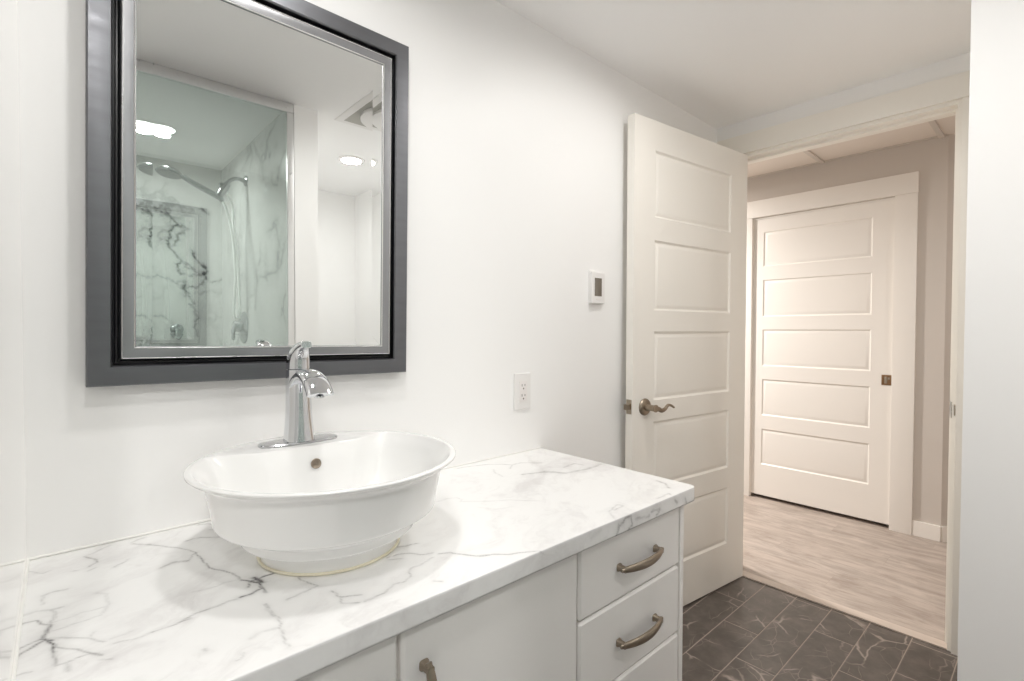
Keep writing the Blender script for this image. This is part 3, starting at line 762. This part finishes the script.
b = BM(); c0 = path[-1]+Vector((0, .002, -.001)); lathe(b, [(.001, 0), (.009, 0), (.0095, .002), (.0085, .004)], c0-Vector((0, -.004, .0035)), 'z', 20); finish(b, 'aerator', M['chrome'], fau)
# lever: a dome on the collar that sweeps forward and up to a blunt tip
b = BM()
rg = []
for y, z, rx, ry, tilt in ((.004, .1516, .0228, .0224, 0), (.004, .157, .0228, .0224, 0), (.003, .166, .0224, .0216, .05), (.000, .176, .0210, .0196, .2), (-.006, .185, .0188, .0165, .45), (-.014, .192, .0160, .0128, .75), (-.024, .1975, .0130, .0095, 1.05), (-.034, .2005, .0112, .0078, 1.3), (-.043, .2015, .0104, .0072, 1.45), (-.0445, .2015, .0094, .0062, 1.45)):
    rg.append(ring((FX, FY+y, FZ+z), (1, 0, 0), (0, math.cos(tilt), math.sin(tilt)), rx, ry, 32, 2.3+tilt*.6))
loft(b, rg)
finish(b, 'lever_handle', M['chrome'], fau, 45)

# ------------------------------------------------------------------ framed mirror
MW, MH, MX, MZ = .6404, .847, .3621, 1.5124
mir = empty('wall_mirror', (MX, 0, MZ), 'rectangular mirror in a wide dark grey frame with silver inner edge', 'mirror', ry=.011)
def loc(x, y, z): return (x, y, z)
b = BM(); rectframe(b, 0, 0, MW, MH, [(0, -.0015), (0, -.0325), (.0022, -.0355), (.0060, -.0358), (.0335, -.0335), (.0362, -.0300), (.0368, -.0015)]); finish(b, 'outer_frame', M['pewter'], mir, 25, world=False)
b = BM(); rectframe(b, 0, 0, MW, MH, [(.0368, -.002), (.0368, -.0150), (.0400, -.0160), (.0415, -.0210), (.0440, -.0215), (.0455, -.0170), (.0480, -.0160), (.0480, -.002)]); finish(b, 'groove_band', M['groove'], mir, 25, world=False)
b = BM(); rectframe(b, 0, 0, MW, MH, [(.0480, -.002), (.0480, -.0300), (.0500, -.0325), (.0540, -.0325), (.0680, -.0290), (.0700, -.0270), (.0712, -.0265), (.0712, -.002)]); inf = finish(b, 'inner_frame', M['silver'], mir, 20, world=False)
for i0 in (.0500, .0687):
    y0 = -.0322 if i0 < .06 else -.0287
    b = BM(); rectframe(b, 0, 0, MW, MH, [(i0-.0011, y0+.0008), (i0-.0008, y0-.0013), (i0, y0-.0021), (i0+.0008, y0-.0013), (i0+.0011, y0+.0008)]); sub(b, 'bead', M['bead'], inf, smooth=60, world=False)
b = BM()
gi, bw, yg = .0705, .026, -.0255
a0, c0 = MW/2-gi, MH/2-gi
a1, c1 = a0-bw, c0-bw
tl, tr_, tv = math.tan(.0185), math.tan(.021), math.tan(.004)
flat = [b.verts.new(p) for p in ((-a1, yg, -c1), (a1, yg, -c1), (a1, yg, c1), (-a1, yg, c1))]
b.faces.new(flat)
def strip(p, q, r, s): b.faces.new([b.verts.new(v) for v in (p, q, r, s)])
# the polished bevel: four bands leaning a little towards the middle, mitred at the corners
strip((-a0, yg-bw*tl, -c0), (-a1, yg, -c1), (-a1, yg, c1), (-a0, yg-bw*tl, c0))
strip((a1, yg, -c1), (a0, yg-bw*tr_, -c0), (a0, yg-bw*tr_, c0), (a1, yg, c1))
strip((-a0, yg-bw*tv, -c0), (a0, yg-bw*tv, -c0), (a1, yg, -c1), (-a1, yg, -c1))
strip((-a1, yg, c1), (a1, yg, c1), (a0, yg-bw*tv, c0), (-a0, yg-bw*tv, c0))
me = bpy.data.meshes.new('mirror_glass')
for f in b.faces: f.smooth = False
b.to_mesh(me); b.free()
link_mesh('mirror_glass', me, M['mirror'], mir)
b = BM(); box(b, -a0, a0, -.012, -.003, -c0, c0); finish(b, 'backing_board', M['dark'], mir, world=False)

# ------------------------------------------------------------------ wall outlet and thermostat
ox, oz = 1.125, .9975
out = empty('wall_outlet', (ox, 0, oz), 'white double socket outlet on the wall above the counter', 'outlet')
b = BM(); loft(b, [[(ox+sx*w, y, oz+sz*h) for sx, sz in ((-1, -1), (1, -1), (1, 1), (-1, 1))] for y, w, h in ((-.0005, .0365, .0590), (-.0035, .0365, .0590), (-.0062, .0345, .0570), (-.0064, .0325, .0550))]); finish(b, 'cover_plate', M['plastic'], out, 20)
b = BM(); box(b, ox-.0165, ox+.0165, -.0088, -.0060, oz-.0335, oz+.0335, .0012); rc = finish(b, 'receptacle', M['plastic2'], out, 20)
for dz in (.0165, -.0165):
    for dx_, hh in ((-.0064, .0038), (.0064, .0031)):
        b = BM(); box(b, ox+dx_-.0011, ox+dx_+.0011, -.0092, -.0085, oz+dz+.0035-hh, oz+dz+.0035+hh); sub(b, 'slot', M['slot'], rc)
    b = BM(); lathe(b, [(.0026, 0), (.0026, -.0007), (.0005, -.0007)], (ox, -.0085, oz+dz-.0075), 'y', 14); sub(b, 'ground_hole', M['slot'], rc)
tx, tz = 1.503, 1.3575
thr = empty('thermostat', (tx, 0, tz), 'small white thermostat with a dark display beside the open door', 'thermostat')
b = BM(); box(b, tx-.0405, tx+.0405, -.0070, -.0005, tz-.0625, tz+.0625, .002); finish(b, 'base_plate', M['plastic'], thr, 25)
b = BM(); box(b, tx-.0385, tx+.0385, -.0165, -.0068, tz-.0600, tz+.0560, .003, 3); finish(b, 'body', M['plastic'], thr, 25)
b = BM(); box(b, tx-.0225, tx+.0190, -.0172, -.0162, tz-.033, tz+.0345, .0004); finish(b, 'display', M['screen'], thr, 25)
b = BM(); box(b, tx-.014, tx+.014, -.0172, -.0162, tz-.0475, tz-.0425, .0004); finish(b, 'button', M['plastic2'], thr, 25)

# ------------------------------------------------------------------ recessed lights, plus fixtures made up for the three fill lamps
LAB = {'middle': 'added fill light shaped as a round recessed fixture in the middle of the bathroom ceiling, out of view', 'vanity': 'round recessed ceiling light above the bowl sink', 'door': 'round recessed ceiling light above the open door',
       'nook': 'round recessed ceiling light in the nook beside the shower, seen in the mirror', 'shower': 'round recessed ceiling light above the shower, seen in the mirror',
       'tub': 'added fill light shaped as a round recessed fixture over the open half of the shower, out of view',
       'entry_fill': 'added fill light shaped as a round recessed fixture at the shower entrance, above the camera and out of view'}
proto = None
for n, x, y, w, dia in SPOTS:
    if proto is None:
        r = empty('downlight', (x, y, CEIL), LAB[n], 'ceiling light', 'recessed ceiling lights')
        b = BM(); lathe(b, [(.058, -.0045), (.060, -.0075), (.074, -.0055), (.0775, -.0015), (.0775, 0)], (x, y, CEIL), 'z', 48); finish(b, 'trim_ring', M['plastic'], r)
        b = BM(); lathe(b, [(.001, -.0052), (.030, -.0055), (.0585, -.0045)], (x, y, CEIL), 'z', 40); finish(b, 'lens', M['lens'], r)
        proto = r
    else:
        r = proto.copy(); COL.objects.link(r); r.location = (x, y, CEIL); r['label'] = LAB[n]  # the added fill lamps get a copy of the real fixture too
        if n == 'shower': r.scale = (.62, .62, 1)
        for ch in list(proto.children):
            c = ch.copy(); COL.objects.link(c); c.parent = r

# ------------------------------------------------------------------ bath fan
fx, fy = 1.205, -1.035
fan = empty('exhaust_fan', (fx, fy, CEIL), 'square grey bath fan grille with a round white centre, on the ceiling', 'fan')
b = BM(); hs = .205
loft(b, [[(fx+sx*h, fy+sy*h, CEIL+z) for sx, sy in ((-1, -1), (1, -1), (1, 1), (-1, 1))] for h, z in ((hs, 0), (hs-.001, -.003), (hs-.004, -.0045), (hs-.034, -.0055), (hs-.035, -.005), (hs-.035, -.002))], True, True, True)
finish(b, 'surround', M['plastic'], fan, 25)
b = BM(); box(b, fx-hs+.035, fx+hs-.035, fy-hs+.035, fy+hs-.035, CEIL-.0062, CEIL-.002)
finish(b, 'grille', M['grille'], fan, 0)
b = BM(); lathe(b, [(.001, -.030), (.10, -.0295), (.142, -.027), (.152, -.0215), (.152, -.016), (.148, -.006)], (fx, fy, CEIL), 'z', 56); finish(b, 'round_cover', M['plastic'], fan)

# ------------------------------------------------------------------ shower: glass panel, hand shower, valve
GY = -1.208
gp = empty('shower_screen', (.46, GY, 0), 'green-tinted glass shower panel in a satin metal frame, seen in the mirror', 'shower screen')
b = BM(); box(b, .135, .786, GY-.003, GY+.003, .12, 2.166); finish(b, 'glass_pane', M['glass'], gp, 0)
b = BM(); box(b, -.766, .799, GY-.016, GY+.006, 2.166, 2.2075, .002); finish(b, 'top_rail', M['alu'], gp, 25)
b = BM(); box(b, .770, .799, GY-.014, GY+.006, .10, 2.165, .002); finish(b, 'wall_jamb', M['alu'], gp, 25)
b = BM(); box(b, .130, .150, GY-.009, GY+.006, .112, 2.166, .002); finish(b, 'edge_stile', M['alu'], gp, 25)
b = BM(); box(b, .135, .79, GY-.012, GY+.006, .10, .125, .002); finish(b, 'bottom_rail', M['alu'], gp, 25)
b = BM(); box(b, -.765, .799, -1.265, -1.150, 0, .10, .006); struct('trim_14', b, M['shower'], 30)
b = BM(); box(b, -.757, .787, -2.487, -1.266, .001, .05, .006); struct('floor_shower', b, M['plastic'], 30)

HY = -1.925
hs_ = empty('hand_shower', (.788, HY, 2.02), 'chrome hand shower on a curved wall arm with a hanging hose', 'shower head')
b = BM()
lathe(b, [(.001, 0), (.030, 0), (.030, .004), (.022, .010), (.012, .014), (.012, .02)], (.788, HY, 2.02), (Vector((0, 1, 0)), Vector((0, 0, 1)), Vector((-1, 0, 0))), 28)
tube(b, smoothpath([(.775, HY, 2.02), (.745, HY, 2.024), (.715, HY, 2.012), (.690, HY, 1.985), (.675, HY, 1.955)], 6), .0105, 14)
finish(b, 'shower_arm', M['nickel'], hs_)
b = BM(); tube(b, [(.695, HY, 1.985), (.676, HY, 1.952), (.655, HY, 1.915)], [.017, .021, .018], 18); box(b, .655, .69, HY-.014, HY+.014, 1.955, 1.985, .005); finish(b, 'holder', M['nickel'], hs_)
b = BM()
hp = smoothpath([(.672, HY, 1.888), (.655, HY, 1.905), (.60, HY, 1.930), (.53, HY, 1.962), (.49, HY, 1.985)], 7)
tube(b, hp, [.0125+.0025*math.sin(i/(len(hp)-1)*3.1) for i in range(len(hp))], 16); hn = finish(b, 'handle', M['nickel'], hs_)
b = BM()
axh = Vector((-.16, .10, -1)).normalized(); u_ = axh.cross(Vector((0, 1, 0))).normalized(); v_ = axh.cross(u_)
lathe(b, [(.001, -.022), (.028, -.020), (.048, -.012), (.059, .0), (.060, .006), (.055, .010), (.001, .011)], (.432, HY, 1.992), (u_, v_, axh), 40)
hd_ = finish(b, 'spray_head', M['nickel'], hs_)
b = BM(); lathe(b, [(.052, .0100), (.052, .0118), (.001, .0122)], (.432, HY, 1.992), (u_, v_, axh), 40); sub(b, 'spray_face', M['facegrey'], hd_)
b = BM()
tube(b, smoothpath([(.672, HY, 1.888), (.690, HY+.01, 1.83), (.715, HY+.012, 1.70), (.728, HY+.01, 1.50), (.722, HY+.005, 1.36), (.722, HY, 1.28), (.735, HY, 1.255), (.750, HY, 1.28), (.752, HY-.01, 1.40), (.742, HY-.014, 1.60), (.725, HY-.016, 1.78), (.722, HY-.014, 1.87), (.700, HY-.006, 1.925), (.684, HY, 1.945)], 8), .0068, 10)
finish(b, 'hose', M['hose'], hs_)
va = empty('shower_valve', (.788, -1.985, 1.215), 'chrome shower valve with a lever below the hand shower, seen in the mirror', 'shower valve')
b = BM(); axv = (Vector((0, 1, 0)), Vector((0, 0, 1)), Vector((-1, 0, 0)))
lathe(b, [(.001, 0), (.082, 0), (.082, .004), (.070, .012), (.045, .018), (.032, .022), (.030, .050), (.026, .056), (.001, .058)], (.788, -1.985, 1.215), axv, 44); finish(b, 'escutcheon', M['nickel'], va)
b = BM(); tube(b, smoothpath([(.742, -1.985, 1.215), (.730, -1.975, 1.190), (.722, -1.945, 1.165), (.716, -1.915, 1.160)], 5), [.012]*6+[.010]*5+[.008]*5, 14); finish(b, 'valve_lever', M['nickel'], va)

# ------------------------------------------------------------------ small hook on the shower's back wall
hk = empty('robe_hook', (.5406, -2.488, 1.19), 'small dark chrome hook low on the marble shower wall, seen in the mirror', 'hook')
b = BM(); axk = (Vector((1, 0, 0)), Vector((0, 0, 1)), Vector((0, 1, 0)))
lathe(b, [(.001, .0005), (.034, .0005), (.034, .005), (.026, .012), (.015, .016), (.012, .03), (.001, .031)], (.5406, -2.488, 1.195), axk, 28); finish(b, 'wall_plate', M['nickel'], hk)
b = BM(); tube(b, smoothpath([(.5406, -2.462, 1.195), (.5406, -2.440, 1.175), (.5406, -2.425, 1.165), (.5406, -2.405, 1.175), (.5406, -2.398, 1.205)], 6), .0125, 12); finish(b, 'hook_arm', M['nickel'], hk)
